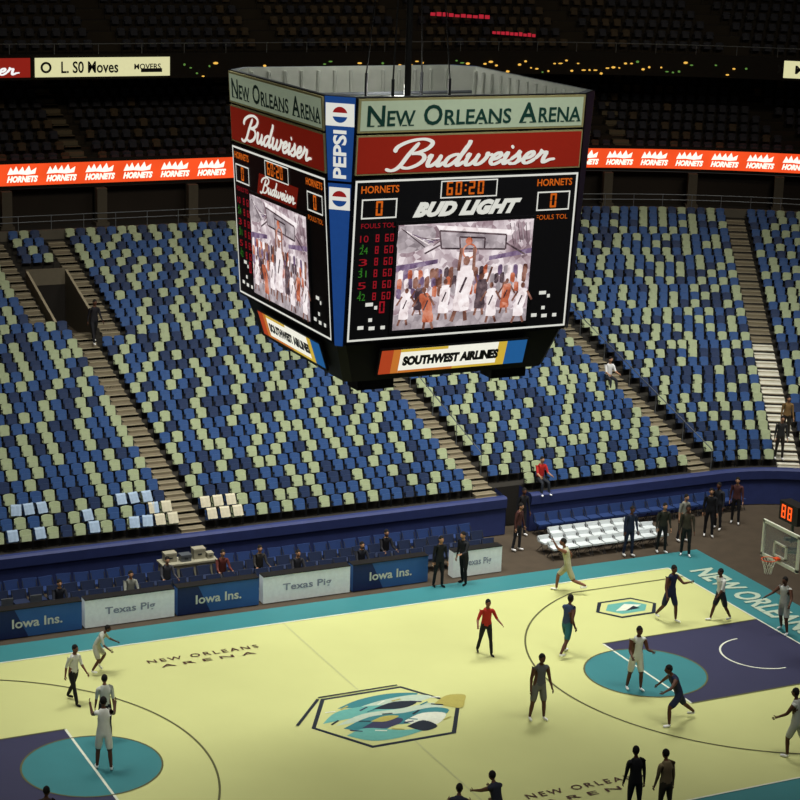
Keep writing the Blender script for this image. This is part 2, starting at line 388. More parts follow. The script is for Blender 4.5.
for q in [q for q in seats[:300] if -.5<q[0]<.9 and q[1]<Y0+2*DR]+[q for q in seats[:300] if -2.3<q[0]<-1.3 and q[1]<Y0+2*DR]:
    o=ob('draped_cloth',CMB,label='beige cloth draped over a seat beside the aisle foot',cat='cloth',group='beige cloths beside aisle'); o.location=(q[0],q[1]-.02,q[2]+.02)
# ------------------------------------------------------------------ upper levels
DW=DT+3.6
s=MB()
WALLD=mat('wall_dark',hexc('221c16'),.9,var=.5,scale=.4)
sweep(s,[(DW,ZT),(DW,9.2)],WALLD)
ob('wall_back',s.mesh('wb'),kind='structure',label='dark concourse wall behind the lower stand')
s=MB()
sweep(s,[(DT+.05,ZT),(DT+.05,ZT+.4),(DT+.2,ZT+.4),(DT+.2,ZT)],mat('rail_wall',hexc('544f44'),.8,var=.3,scale=1))
ob('trim_1',s.mesh('tr'),kind='structure',label='low grey concrete wall behind top row')
def pathpt(u,d):
    if u<=0: return (XC+u,Y0+d,0,1)
    r=RC+d; t=pi/2-u/r; return (XC+r*math.cos(t),YC+r*math.sin(t),math.cos(t),math.sin(t))
def pM(u,d,z=0):
    x,y,nx,ny=pathpt(u,d); return Matrix(((ny,nx,0,x),(-nx,ny,0,y),(0,0,1,z),(0,0,0,1)))
COLM=mat('column_grey',hexc('4a4438'),.8)
for i in range(13):
    u=-21+i*4.2
    mb=MB(); mb.box(-.22,.22,-.22,.22,0,9.25-ZT,COLM); mb.box(-.3,.3,-.3,.3,0,.15,COLM)
    if inframe(pathpt(u,DT+2.9)[:2]+(8.5,),40): ob('column',mb.mesh('col'),label='square grey concrete concourse column',cat='column',group='concourse columns',M=pM(u,DT+2.85,ZT+.003))
mb=MB()
S2=stations(XS,8,3); 
for z in (.75,1.0):
    mb.tube([(x+nx*(DT+.13),y+ny*(DT+.13),ZT+z) for x,y,nx,ny in S2],.02,METAL,5)
for i in range(40):
    x,y,nx,ny=pathpt(-24+i*1.4,DT+.13); mb.tube([(x,y,ZT+.4),(x,y,ZT+1)],.018,METAL,5)
ob('concourse_railing',mb.mesh('cr'),label='thin steel railing above the top seat row',cat='railing')
RIB0,RIB1=9.45,10.38; DRB=DT+3.0
s=MB()
ORG=mat('ribbon_orange',hexc('ee4e22'),.5,emit=1.15,var=.25,scale=.8)
BK=mat('matte_dark',hexc('15120e'),.9)
S15=stations(XS,8,1.5)
sweep(s,[(DRB+.5,RIB0-.15),(DRB,RIB0-.15),(DRB,RIB0),(DRB-.04,RIB0)],BK,S=S15)
sweep(s,[(DRB-.04,RIB0),(DRB-.04,RIB1)],ORG,S=S15)
sweep(s,[(DRB-.04,RIB1),(DRB,RIB1+.1),(DRB+.4,RIB1+.1)],BK,S=S15)
rib=ob('ribbon_display',s.mesh('rib'),label='glowing orange LED ribbon board wrapping the suite level',cat='led display')
RW=mat('ribbon_white',hexc('fff0e0'),.5,emit=1.3,var=.05)
em=MB(); MX=Matrix(((1,0,0,0),(0,0,-1,0),(0,1,0,0),(0,0,0,1)))
em.poly([(-.66,0,.02),(-.5,0,.34),(-.4,0,.16),(-.26,0,.38),(-.16,0,.14),(.02,0,.36),(.1,0,.14),(.3,0,.4),(.38,0,.16),(.62,0,.3),(.56,0,.04),(.2,0,0),(-.2,0,.04)],RW)
text_mb(em,"HORNETS",RW,0,-.18,1.36,.28,0,shear=.3,bold=.06,M=MX)
EM=em.mesh('emblem')
u=-34
while u<34:
    x,y,nx,ny=pathpt(u,DRB-.07)
    if inframe((x,y,10),60): ob('emblem',EM,parent=rib,M=pM(u,DRB-.075,(RIB0+RIB1)/2))
    u+=1.72
s=MB(); prof=[(DRB+.45,10.0)]
CR=9
for k in range(CR): prof+=[(DRB+.45+(k+1)*.9,10.0+k*.36),(DRB+.45+(k+1)*.9,10.0+(k+1)*.36)]
prof+=[(DRB+12,prof[-1][1]),(DRB+12,15.2)]
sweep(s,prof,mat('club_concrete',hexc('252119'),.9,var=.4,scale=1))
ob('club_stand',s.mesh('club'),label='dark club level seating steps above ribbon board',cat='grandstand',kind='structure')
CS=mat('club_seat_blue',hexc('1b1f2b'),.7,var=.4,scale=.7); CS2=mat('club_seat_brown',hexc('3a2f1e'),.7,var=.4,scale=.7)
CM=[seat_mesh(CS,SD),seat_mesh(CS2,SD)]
cl=[]
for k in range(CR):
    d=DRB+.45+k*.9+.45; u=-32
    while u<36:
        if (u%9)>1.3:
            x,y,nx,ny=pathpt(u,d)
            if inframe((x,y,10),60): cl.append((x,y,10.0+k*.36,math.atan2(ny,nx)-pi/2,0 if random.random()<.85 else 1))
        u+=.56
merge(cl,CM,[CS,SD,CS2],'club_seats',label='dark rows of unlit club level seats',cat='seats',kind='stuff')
DST=mat('stair_dim',hexc('5a5342'),.9)
for u in [i*9+.65 for i in range(-4,5)]:
    mb=MB(); M=pM(u,DRB+.45)
    for k in range(CR): mb.box(-.4,.4,k*.9,k*.9+.45,9.9+k*.36,10.03+k*.36,DST,M); mb.box(-.4,.4,k*.9+.45,k*.9+.9,9.9+k*.36,10.21+k*.36,DST,M)
    ob('club_stairs',mb.mesh('cs'),label='dim concrete stairs through club level seats',cat='stairs')
DU=DRB+2.6; ZU=13.75
s=MB()
sweep(s,[(DU+6,ZU-.1),(DU,ZU-.1),(DU,ZU+1.0),(DU+.3,ZU+1.0)],BK,S=S15)
ob('upper_fascia',s.mesh('uf'),label='black upper deck balcony front',cat='balcony',kind='structure')
mb=MB(); mb.tube([(x+nx*DU,y+ny*DU,ZU+1.45) for x,y,nx,ny in S15],.025,METAL,5)
for i in range(28):
    x,y,nx,ny=pathpt(-24+i*2,DU); mb.tube([(x,y,ZU+1.0),(x,y,ZU+1.45)],.02,METAL,5)
ob('balcony_railing',mb.mesh('br'),label='thin steel railing on the upper deck front',cat='railing')
def sign(u0,u1,col,emit,txt,tcol,label,z0=ZU+.02,z1=ZU+.86,scr=None):
    mb=MB(); xm=(u0+u1)/2
    x,y,nx,ny=pathpt(xm,DU-.06)
    M=Matrix(((ny,0,-nx,x),(-nx,0,-ny,y),(0,1,0,z0),(0,0,0,1)))
    w=u1-u0;h=z1-z0
    mb.rect(-w/2,w/2,0,h,0,mat('sign_'+col,hexc(col),.5,emit=emit,var=.05))
    o=ob('lit_sign',mb.mesh('sg'),label=label,cat='sign',M=M)
    t=MB(); tm_=mat('signtext_'+tcol,hexc(tcol),.5,emit=(1 if tcol!='111111' else 0))
    for body,cx,ww,hh in txt: text_mb(t,body,tm_,cx*w,h/2,ww*w,hh*h,.02,bold=.02)
    if scr: script(t,scr,tm_,0,h/2,w*.8,.02,h=h*.85)
    else: t.ring2d(-.42*w,h/2,.2,.1,0,2*pi,.02,tm_,16); t.rect(.28*w,.44*w,h*.2,h*.4,.021,tm_)
    ob('lettering',t.mesh('lt'),parent=o)
sign(-18.9,-12.7,'e4e0ac',.9,[("L. S0 Moves",-.1,.42,.62),("MOVERS",.33,.2,.3)],'111111','pale yellow lit sign with black lettering')
sign(-24.6,-19.1,'96241a',.8,[],'ffffff','red lit sign with white script lettering',scr="Budweiser")
sign(17.5,23,'e4e0ac',.9,[("MOVERS",0,.5,.5)],'111111','pale yellow lit sign with black lettering')
LAMP=mat('lamp_warm',hexc('f0b850'),.5,emit=1.1)
LAMPR=mat('lamp_red',hexc('c02838'),.5,emit=.8)
LAMPG=mat('lamp_green',hexc('6a9a48'),.5,emit=.7)
mb=MB(); u=-12
while u<16.6:
    if random.random()<(.95 if -2<u<12 else .5):
        x,y,nx,ny=pathpt(u,DU-.04); z=ZU+.1+random.uniform(-.15,.5)
        mb.ell((x,y,z),(random.uniform(.04,.14),.08,random.uniform(.03,.06)),random.choice((LAMP,LAMP,LAMPG)),6,4)
    u+=.3
ob('suite_lamps',mb.mesh('lamps'),label='scattered small warm suite lights',cat='lights',kind='stuff')
s=MB(); prof=[(DU+.3,ZU+.9)]
for k in range(14): prof+=[(DU+.3+(k+1)*.85,ZU+.9+k*.45),(DU+.3+(k+1)*.85,ZU+.9+(k+1)*.45)]
prof+=[(DU+14,28)]
sweep(s,prof,MATS['club_concrete'])
ob('upper_stand',s.mesh('us'),label='dark steep upper deck seating steps',cat='grandstand',kind='structure')
us=[]
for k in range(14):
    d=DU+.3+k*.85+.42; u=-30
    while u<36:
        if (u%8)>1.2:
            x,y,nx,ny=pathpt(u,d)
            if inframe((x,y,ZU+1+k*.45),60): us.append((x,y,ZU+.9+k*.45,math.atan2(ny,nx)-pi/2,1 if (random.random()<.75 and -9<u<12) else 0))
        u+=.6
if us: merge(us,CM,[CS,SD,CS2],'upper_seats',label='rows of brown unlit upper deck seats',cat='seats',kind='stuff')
for u0,u1,z,d in ((1.2,4.4,16.3,DU+2.2),(4.1,6.4,15.5,DU+1.4)):
    mb=MB(); a=pathpt(u0,d);b=pathpt(u1,d); n=10
    for i in range(n):
        t0,t1=i/n,(i+.8)/n; q=lambda t,zz:(a[0]+(b[0]-a[0])*t,a[1]-.5+(b[1]-a[1])*t,z-.15*t+zz)
        h_=.12+.08*random.random(); mb.poly([q(t0,0),q(t1,0),q(t1,h_),q(t0,h_)],LAMPR)
    ob('red_display',mb.mesh('rd'),label='thin glowing red message strip on upper deck',cat='led display')
# ------------------------------------------------------------------ scoreboard
at,ct,zt,ab,cb,zb=3.6933,.5824,17.6592,3.2814,.1752,11.5993
HH=zt-zb; DA=at-ab; H=math.hypot(HH,DA); W=3.108
sb=ob('scoreboard',None,label='large black four sided hanging scoreboard with video screens',cat='scoreboard'); sb.empty_display_size=1
FRM=mat('scoreboard_black',hexc('121216'),.5,var=.2); FAB=mat('grey_fabric',hexc('b4b8ae'),.8,var=.15,scale=3)
CRM=mat('banner_cream',hexc('b8c8ac'),.6,emit=.2,var=.05); GRN=mat('banner_green',hexc('17463d'),.6); REDB=mat('banner_red',hexc('a02414'),.6,emit=.2,var=.05)
EDG=mat('banner_edge',hexc('a8a070'),.6)
WE=mat('white_lit',hexc('eeeee4'),.5,emit=.8,var=.02); OR=mat('led_amber',hexc('d8661c'),.5,emit=.8,var=.05); RD=mat('led_red',hexc('a81c28'),.5,emit=.7); GR=mat('led_green',hexc('3c8a2c'),.5,emit=.6)
BL=mat('soda_blue',hexc('22509c'),.5,emit=.35,var=.1); SR=mat('soda_red',hexc('c02828'),.5,emit=.2)
def octo(A,C,z): return [(-(A-C),-A,z),((A-C),-A,z),(A,-(A-C),z),(A,(A-C),z),((A-C),A,z),(-(A-C),A,z),(-A,(A-C),z),(-A,-(A-C),z)]
b=MB()
rings=[octo(ab-.02,cb,zb),octo(at-.02,ct,zt),octo(at-.14,ct,zt),octo(at-.25,ct,zt-1.9)]
ms=[FRM,METAL,FAB]
for (r0,r1,mm) in zip(rings,rings[1:],ms):
    for i in range(8):
        b.poly([r0[i],r0[(i+1)%8],r1[(i+1)%8],r1[i]],mm)
b.poly(octo(at-.25,ct,zt-1.9),FRM)
for sx,sy in ((0,1),(0,-1),(1,0),(-1,0)):
    for i in range(13):
        t=-2.9+i*.483
        x,y=(t,sy*(at-.2)) if sx==0 else (sx*(at-.2),t)
        b.tube([(x,y,zt-1.9),(x,y,zt-.1)],.05,FAB,6)
ob('housing',b.mesh('housing'),parent=sb,label='black housing with grey fabric lined open top')
b=MB(); L=octo(ab-.1,cb,zb); L2=octo(ab-.45,cb,zb-1.05)
for i in range(8): b.poly([L2[i],L2[(i+1)%8],L[(i+1)%8],L[i]],FRM)
b.poly(L2[::-1],FRM)
ob('lower_housing',b.mesh('lh'),parent=sb)
b=MB()
for i in range(4): b.tube([(-2.6,-1.6+i,zt-.5),(2.6,-1.6+i,zt-.5)],.05,METAL,6)
for x in (-1,1):
    for y in (-1,1): b.tube([(x*.8,y*.8,zt-1.9),(x*.8,y*.8,zt+.1)],.04,SD,6)
ob('truss',b.mesh('truss'),parent=sb,label='grey steel truss inside open top')
for x,y in ((-1,-1),(1,-1),(-1,1),(1,1),(0,0)):
    b=MB()
    if x==0: b.tube([(0,0,zt-1.9),(0,0,27)],.09,BLACK,8)
    else: b.tube([(x*.8,y*.8,zt+.1),(x*.15,y*.15,27)],.02,BLACK,6)
    ob('hanging_cable',b.mesh('hc'),parent=sb)
for x,y in ((-1.9,-2.3),(1.9,-2.3),(-1.9,2.3),(1.9,2.3)):
    b=MB(); b.box(x-.5,x+.5,y-.3,y+.3,zb-1.35,zb-1.05,FRM); b.box(x-.4,x+.4,y-.33,y-.3,zb-1.33,zb-1.1,BLACK)
    ob('speaker',b.mesh('sp'),parent=sb)
def vmat(name,cols,scale,nscale,mix,emit):
    m=bpy.data.materials.new(name); m.use_nodes=True; nt=m.node_tree; B=nt.nodes['Principled BSDF']
    tc=nt.nodes.new('ShaderNodeTexCoord'); v=nt.nodes.new('ShaderNodeTexVoronoi'); v.inputs['Scale'].default_value=scale
    n=nt.nodes.new('ShaderNodeTexNoise'); n.inputs['Scale'].default_value=nscale; n.inputs['Detail'].default_value=5
    nt.links.new(tc.outputs['Object'],v.inputs['Vector']); nt.links.new(tc.outputs['Object'],n.inputs['Vector'])
    r=nt.nodes.new('ShaderNodeValToRGB'); e=r.color_ramp.elements
    e[0].position=cols[0][0]; e[0].color=(*hexc(cols[0][1]),1); e[1].position=cols[-1][0]; e[1].color=(*hexc(cols[-1][1]),1)
    for p,h in cols[1:-1]: x=e.new(p); x.color=(*hexc(h),1)
    sp=nt.nodes.new('ShaderNodeSeparateColor'); nt.links.new(v.outputs['Color'],sp.inputs[0])
    ad=nt.nodes.new('ShaderNodeMath'); ad.operation='ADD'; ml=nt.nodes.new('ShaderNodeMath'); ml.operation='MULTIPLY'; ml.inputs[1].default_value=mix
    nt.links.new(sp.outputs[0],ml.inputs[0]); ml2=nt.nodes.new('ShaderNodeMath'); ml2.operation='MULTIPLY'; ml2.inputs[1].default_value=1.2-mix
    nt.links.new(n.outputs['Fac'],ml2.inputs[0]); nt.links.new(ml.outputs[0],ad.inputs[0]); nt.links.new(ml2.outputs[0],ad.inputs[1])
    nt.links.new(ad.outputs[0],r.inputs[0]); nt.links.new(r.outputs[0],B.inputs['Emission Color']); B.inputs['Emission Strength'].default_value=emit
    B.inputs['Base Color'].default_value=(0,0,0,1); B.inputs['Specular IOR Level'].default_value=.05; return m
VID=vmat('video_picture',[(.3,'5e4c54'),(.45,'9c848c'),(.6,'cababf'),(.8,'f4e8ea')],7,1.6,.32,.95)
VW=vmat('video_white',[(.3,'bcaaac'),(.5,'ecdede'),(.8,'fff8f8')],6,5,.3,1.0); VO=vmat('video_orange',[(.3,'8c3c26'),(.6,'cc7050'),(.9,'f0b098')],6,5,.3,.9)
VD=vmat('video_dark',[(.3,'241a20'),(.6,'54444a'),(.9,'8a7478')],6,5,.3,.85); VG=vmat('video_grey',[(.3,'80747a'),(.6,'b4a8ac'),(.9,'dcd0d4')],6,3,.3,.9)
VS=vmat('video_skin',[(.3,'4c2c26'),(.6,'84584a'),(.9,'bc8c7c')],6,5,.3,.85); VP=vmat('video_purple',[(.3,'4e3e54'),(.6,'80688a'),(.9,'b0a0b4')],6,5,.3,.85)
faces=[]
for k in range(4):
    Rz=Matrix.Rotation(k*pi/2,4,'Z')
    cy,sy=HH/H,DA/H
    faces.append(Rz@Matrix(((1,0,0,0),(0,-sy,-cy,-ab),(0,cy,-sy,zb),(0,0,0,1))))
def V(a): return a*H
FM={}
def mk(key,fn):
    if key not in FM:
        mb=MB(); fn(mb); FM[key]=mb.mesh(key)
    return FM[key]
def f_banner(mb):
    mb.box(-W+.03,W-.03,V(.862),V(.995),0,.05,EDG); mb.rect(-W+.09,W-.09,V(.87),V(.987),.056,CRM)
def f_btext(mb):
    x=-2.85; sizes=[("N",.5),("EW",.37),("O",.5),("RLEANS",.37),("A",.5),("RENA",.37)]
    wd=[.46,.74,.5,1.82,.5,1.2]; gap=[.06,.22,.06,.22,.05,0]; y0=V(.928)-.25
    for (t,h),w,g in zip(sizes,wd,gap):
        text_mb(mb,t,GRN,x+w/2,y0+h/2,w,h,.065,bold=.02); 
        n=len(t)
        for i in range(n):
            cx=x+w*(i+.5)/n
            if t[i] not in 'OSC':
                mb.rect(cx-w/n*.42,cx-w/n*.08,y0,y0+.03,.066,GRN)
                if t[i] in 'NRAW': mb.rect(cx+w/n*.1,cx+w/n*.42,y0,y0+.03,.066,GRN)
        x+=w+g
def f_red(mb):
    mb.box(-W+.03,W-.03,V(.695),V(.852),0,.05,EDG); mb.rect(-W+.06,W-.06,V(.701),V(.846),.056,REDB)
def f_rtext(mb):
    script(mb,"Budweiser",WE,0.0,V(.772),4.5,.07,shear=.5,st=.16,h=.74)
def f_score(mb):
    mb.box(-W+.03,W-.03,V(.012),V(.68),0,.05,FRM); mb.frame(-W+.05,W-.05,V(.018),V(.675),.05,.056,WE)
def f_digits(mb):
    z=.062
    for sx in (-1,1):
        cx=sx*2.4; mb.frame(cx-.47,cx+.47,V(.52),V(.60),.035,z,WE); digits(mb,"0",cx-.09,V(.532),.36,z,OR)
        text_mb(mb,"HORNETS",OR,cx,V(.638),1.0,.18,z,bold=.02)
        text_mb(mb,"FOULS TOL",OR if sx>0 else RD,cx-.0,V(.492),.9,.12,z)
    mb.frame(-.78,.78,V(.59),V(.662),.03,z,WE); digits(mb,"60:20",-.62,V(.602),.34,z,OR)
    for i in range(6):
        y=V(.44)-i*.29
        text_mb(mb,str([10,24,3,31,5,42][i]),GR if i in (1,3,5) else RD,-2.75,y,.22,.17,z); digits(mb,"8",-2.45,y-.09,.19,z,RD)
        digits(mb,"60",-2.2,y-.09,.19,z,RD)
        if i%2==0: digits(mb,"8",-2.8,y-.22,.08,z,GR)
    digits(mb,"0",-2.25,V(.13),.3,z,RD)
    for sx in (-1,1):
        for i,(dx,dy,w) in enumerate(((-.1,.17,.2),(.08,.155,.08),(-.3,.075,.16),(.0,.07,.16),(.3,.07,.12),(-.05,.105,.1))):
            mb.rect(sx*2.42+dx-w/2,sx*2.42+dx+w/2,V(dy)-.05,V(dy)+.04,z,WE)
def f_bud(mb): text_mb(mb,"BUD LIGHT",WE,0,V(.548),3.0,.38,.064,shear=.45,bold=.075,space=1.08)
def f_bud2(mb):
    mb.poly([(-1.4,V(.505),.06),(1.2,V(.505),.06),(1.4,V(.595),.06),(-1.2,V(.595),.06)],REDB); script(mb,"Budweiser",WE,0,V(.55),2.3,.066,shear=.5,st=.18,h=.45)
SX0,SX1,SY0,SY1=-1.87,1.87,V(.055),V(.49)
def f_screen(mb):
    mb.box(SX0-.08,SX1+.08,SY0-.08,SY1+.08,.05,.09,FRM); mb.rect(SX0,SX1,SY0,SY1,.095,VID)
def blob(mb,pts,z,m):
    Q=catmull(pts+[pts[0]],3)[:-1]; mb.poly([(q.x,q.y,z) for q in Q],m)
def fig(mb,x,y,h,body,up=0,rs=None,z=.104):
    l=rs.uniform(-.14,.14)*h
    blob(mb,[(x-.1*h,y+.3*h),(x+.11*h,y+.3*h),(x+.13*h+l,y+.74*h),(x+l,y+.78*h),(x-.12*h+l,y+.72*h)],z,body)
    blob(mb,[(x-.12*h,y+.14*h),(x+.13*h,y+.14*h),(x+.1*h,y+.36*h),(x-.1*h,y+.36*h)],z+.001,body)
    mb.seg(x+l*.5-.05*h,y+.4*h,x+l*.5+.04*h,y+.62*h,.035*h,z+.0015,VD)
    blob(mb,[(x+l+.055*h*math.cos(t),y+.86*h+.07*h*math.sin(t)) for t in [i*pi/3 for i in range(6)]],z+.002,VS)
    for sd in (1,-1):
        ax=x+l+sd*.12*h; 
        if up: mb.seg(ax,y+.72*h,ax+sd*.04*h+rs.uniform(-.08,.08)*h,y+1.05*h,.05*h,z+.002,VS)
        else: mb.seg(ax,y+.72*h,ax+sd*.14*h,y+.5*h,.05*h,z+.002,VS)
        mb.seg(x+sd*.06*h,y+.2*h,x+sd*rs.uniform(.08,.16)*h,y-.02*h,.06*h,z,VS)
def f_picture(mb):
    hs=SY1-SY0; rs=random.Random(11); X=lambda a:SX0+a*(SX1-SX0); Y=lambda a:SY0+a*hs
    blob(mb,[(X(.01),Y(.99)),(X(.25),Y(.97)),(X(.24),Y(.8)),(X(.01),Y(.74))],.0985,VG)
    for a in range(7): mb.seg(X(.02+a*.04),Y(.97-a*.03),X(.2+a*.03),Y(.78+a*.02),.025,.1,(VD,VW,VP)[a%3])
    for a in range(6): mb.seg(X(.82+a*.03),Y(.97),X(.86+a*.025),Y(.76+.01*a),.02,.1,(VD,VG)[a%2])
    mb.poly([(X(0),Y(.62),.099),(X(.3),Y(.66),.099),(X(.3),Y(.62),.099),(X(0),Y(.56),.099)],VP)
    mb.poly([(X(.68),Y(.66),.099),(X(1),Y(.72),.099),(X(1),Y(.67),.099),(X(.68),Y(.62),.099)],VP)
    mb.poly([(X(.27),Y(.985),.1),(X(.86),Y(.9),.1),(X(.84),Y(.85),.1),(X(.3),Y(.93),.1)],VW)
    mb.poly([(X(.3),Y(.93),.1005),(X(.8),Y(.86),.1005),(X(.8),Y(.72),.1005),(X(.32),Y(.76),.1005)],VG)
    for a,b_ in (((.3,.93),(.8,.86)),((.8,.86),(.8,.72)),((.32,.76),(.8,.72)),((.3,.93),(.32,.76)),((.45,.86),(.64,.84)),((.45,.86),(.46,.75)),((.64,.84),(.64,.74)),((.2,.72),(.32,.8)),((.8,.78),(.95,.66))):
        mb.seg(X(a[0]),Y(a[1]),X(b_[0]),Y(b_[1]),.045,.102,VD)
    mb.ring2d(X(.53),Y(.72),.18,.045,0,2*pi,.103,VO,16)
    mb.poly([(X(.48),Y(.71),.102),(X(.58),Y(.71),.102),(X(.56),Y(.63),.102),(X(.5),Y(.63),.102)],VW)
    mb.poly([(X(0),Y(0),.1),(X(1),Y(0),.1),(X(1),Y(.12),.1),(X(0),Y(.15),.1)],VG)
    for j,(y0,n) in enumerate(((.48,26),(.40,24),(.31,20))):
        for i in range(n):
            x=.01+(i+rs.random()*.5)/n*.96; w_=.03; blob(mb,[(X(x),Y(y0)),(X(x+w_),Y(y0-.01)),(X(x+w_),Y(y0+.07+.03*rs.random())),(X(x),Y(y0+.08))],.1005+.0004*j,rs.choice([VG,VP,VD,VW,VS,VO]))
    for i,(x,y,h,cc,up_) in enumerate(((.07,.05,1.0,VW,0),(.17,.14,.85,VD,0),(.25,.0,1.15,VO,0),(.36,.08,1.1,VW,1),(.63,.1,1.15,VD,1),(.49,.06,1.75,VW,1),(.72,.02,1.1,VW,0),(.82,.1,.95,VO,0),(.93,.0,1.1,VW,0))):
        fig(mb,X(x),Y(y),h,cc,up_,rs,.105+.0004*i)
    mb.ell((X(.52),Y(.82),.112),(.1,.09,.005),VO,10,4)
def f_lsign(mb):
    w=4.1; mb.box(-w/2-.05,w/2+.05,.0,.76,0,.06,FRM)
    cols=[('c04a26',-.5,-.42,.75),('d88034',-.42,-.37,.75),('f6f4e4',-.37,.32,.95),('e0bc40',.3,.36,.8),('2868a8',.36,.5,.7)]
    for h,a,b_,e_ in cols: mb.rect(a*w,b_*w,.04,.72,.066+.001*(h=='e0bc40'),mat('airline_'+h,hexc(h),.5,emit=e_,var=.05))
    mb.rect(-.37*w,-.05*w,.64,.72,.068,MATS['airline_e0bc40']); mb.rect(-.37*w,.0*w,.04,.11,.068,MATS['airline_d88034']); mb.rect(.0*w,.36*w,.04,.11,.068,MATS['airline_e0bc40'])
def f_ltext(mb): text_mb(mb,"SOUTHWEST AIRLINES",BLACK,-.08,.38,2.7,.28,.074,bold=.075)
NV=mat('corner_dark',hexc('1a2238'),.5)
for k,M in enumerate(faces):
    p=ob('name_banner',mk('name_banner',f_banner),parent=sb,M=M,label='pale green banner with dark green capital lettering'); ob('lettering',mk('bt',f_btext),parent=p)
    p=ob('sponsor_banner',mk('red_banner',f_red),parent=sb,M=M,label='red banner with white script lettering'); ob('lettering',mk('rt',f_rtext),parent=p)
    p=ob('score_panel',mk('score_panel',f_score),parent=sb,M=M,label='black score panel with white outline')
    ob('score_digits',mk('sd',f_digits),parent=p)
    ob('sponsor_lettering',mk('bud' if k%2==0 else 'bud2',f_bud if k%2==0 else f_bud2),parent=p)
    p=ob('video_screen',mk('vs',f_screen),parent=sb,M=M,label='bright video screen showing a basketball game'); ob('screen_picture',mk('pic',f_picture),parent=p)
    Rz=Matrix.Rotation(k*pi/2,4,'Z'); tl=math.radians(18)
    ML=Rz@Matrix.Translation((0,-(ab-.33),zb-.88))@Matrix(((1,0,0,0),(0,-math.sin(tl),-math.cos(tl),0),(0,math.cos(tl),-math.sin(tl),0),(0,0,0,1)))
    p=ob('lower_sign',mk('ls',f_lsign),parent=sb,M=ML,label='orange, white and blue sign with black lettering'); ob('lettering',mk('lst',f_ltext),parent=p)
    wt,wb=ct*math.sqrt(2)/2,cb*math.sqrt(2)/2
    q_=lambda v:wb+(wt-wb)*v
    def f_pil(mb):
        q=q_
        for v0,v1,mm in ((0,.66,BL),(.67,1,BL)): mb.poly([(-q(v0)+.02,v0*H,.04),(q(v0)-.02,v0*H,.04),(q(v1)-.02,v1*H,.04),(-q(v1)+.02,v1*H,.04)],mm)
        for v in (.93,.6):
            mb.rect(-q(v)+.03,q(v)-.03,v*H-.27,v*H+.27,.043,WE)
            r=.2; mb.disc(0,v*H,r,.046,WE,16); mb.disc(0,v*H,r*.95,.048,SR,12,.25,pi-.25); mb.disc(0,v*H,r*.95,.048,BL,12,pi+.25,2*pi-.25)
        text_mb(mb,"PEPSI",WE,0,.775*H,1.15,.34,.046,bold=.03,rot=pi/2)
    def f_pil2(mb):
        mb.poly([(-q_(0)+.02,0,.03),(q_(0)-.02,0,.03),(q_(1)-.02,H,.03),(-q_(1)+.02,H,.03)],NV)
    dirx=Vector((1,-1,0)).normalized(); pb=Vector((-(ab-cb/2),-(ab-cb/2),zb)); pt=Vector((-(at-ct/2),-(at-ct/2),zt)); up=(pt-pb).normalized(); nn=dirx.cross(up)
    sc=(pt-pb).length/H
    MP=Matrix(((dirx.x,up.x*sc,nn.x,pb.x),(dirx.y,up.y*sc,nn.y,pb.y),(dirx.z,up.z*sc,nn.z,pb.z),(0,0,0,1)))
    ob('corner_panel',mk('pil',f_pil) if k%2==0 else mk('pil2',f_pil2),parent=sb,M=Rz@MP,label='tapered blue corner panel with round soda logo' if k%2==0 else 'plain dark tapered corner panel')
# ------------------------------------------------------------------ ad boards
AB=[(-11.7,-8.85,'w'),(-8.75,-5.95,'b'),(-5.85,-2.95,'w'),(-2.85,-.1,'b'),(.05,3.1,'w'),(3.2,5.95,'b'),(6.9,8.75,'w')]
for x0,x1,t in AB:
    mb=MB(); w=x1-x0
    mb.box(-w/2,w/2,0,.35,0,.9,mat('board_white',hexc('d0d8d4'),.5,emit=.15) if t=='w' else mat('board_blue',hexc('2f5a92'),.5,var=.3,scale=1,emit=.05))
    if t=='b': mb.poly([(-w/2,-.005,0),(-w*.1,-.005,0),(-w*.25,-.005,.9),(-w/2,-.005,.9)],mat('board_navy',hexc('1a2a58'),.5))
    mb.box(-w/2,w/2,-.02,.37,.9,.93,BLACK)
    o=ob('advertising_board',mb.mesh('ab'),label=('white' if t=='w' else 'blue')+' courtside advertising board with lettering',cat='advertising board')
    o.location=((x0+x1)/2,9.4,0)
    tm=MB(); text_mb(tm,"Texas Pig" if t=='w' else "Iowa Ins.",mat('board_text',hexc('8890a0'),.5) if t=='w' else WHITE,0,0,w*.56,.3,0,bold=.02)
    M=Matrix(((1,0,0,0),(0,0,-1,-.012),(0,1,0,.45),(0,0,0,1)))
    ob('lettering',tm.mesh('abt'),parent=o,M=M)
def chair_mesh(m,hb=.3,zs=.46):
    mb=MB()
    mb.box(-.24,.24,-.22,.2,zs-.06,zs,m); M=Matrix.Translation((0,.2,zs))@Matrix.Rotation(math.radians(-12),4,'X')
    mb.box(-.24,.24,-.02,.04,0,hb,m,M)
    for x in (-.22,.22):
        mb.tube([(x,-.22,0),(x,.05,zs-.04),(x,.26,zs+hb*.9)],.012,SD,5); mb.tube([(x,.26,0),(x,-.15,zs-.04)],.012,SD,5)
    return mb.mesh('folding_chair')
CN=chair_mesh(mat('chair_navy',hexc('1d2844'),.7)); CN2=chair_mesh(mat('chair_blue',hexc('1f3462'),.7)); CWm=chair_mesh(mat('chair_white',hexc('c2c8ca'),.7),.14,.42)
rc=random.Random(21)
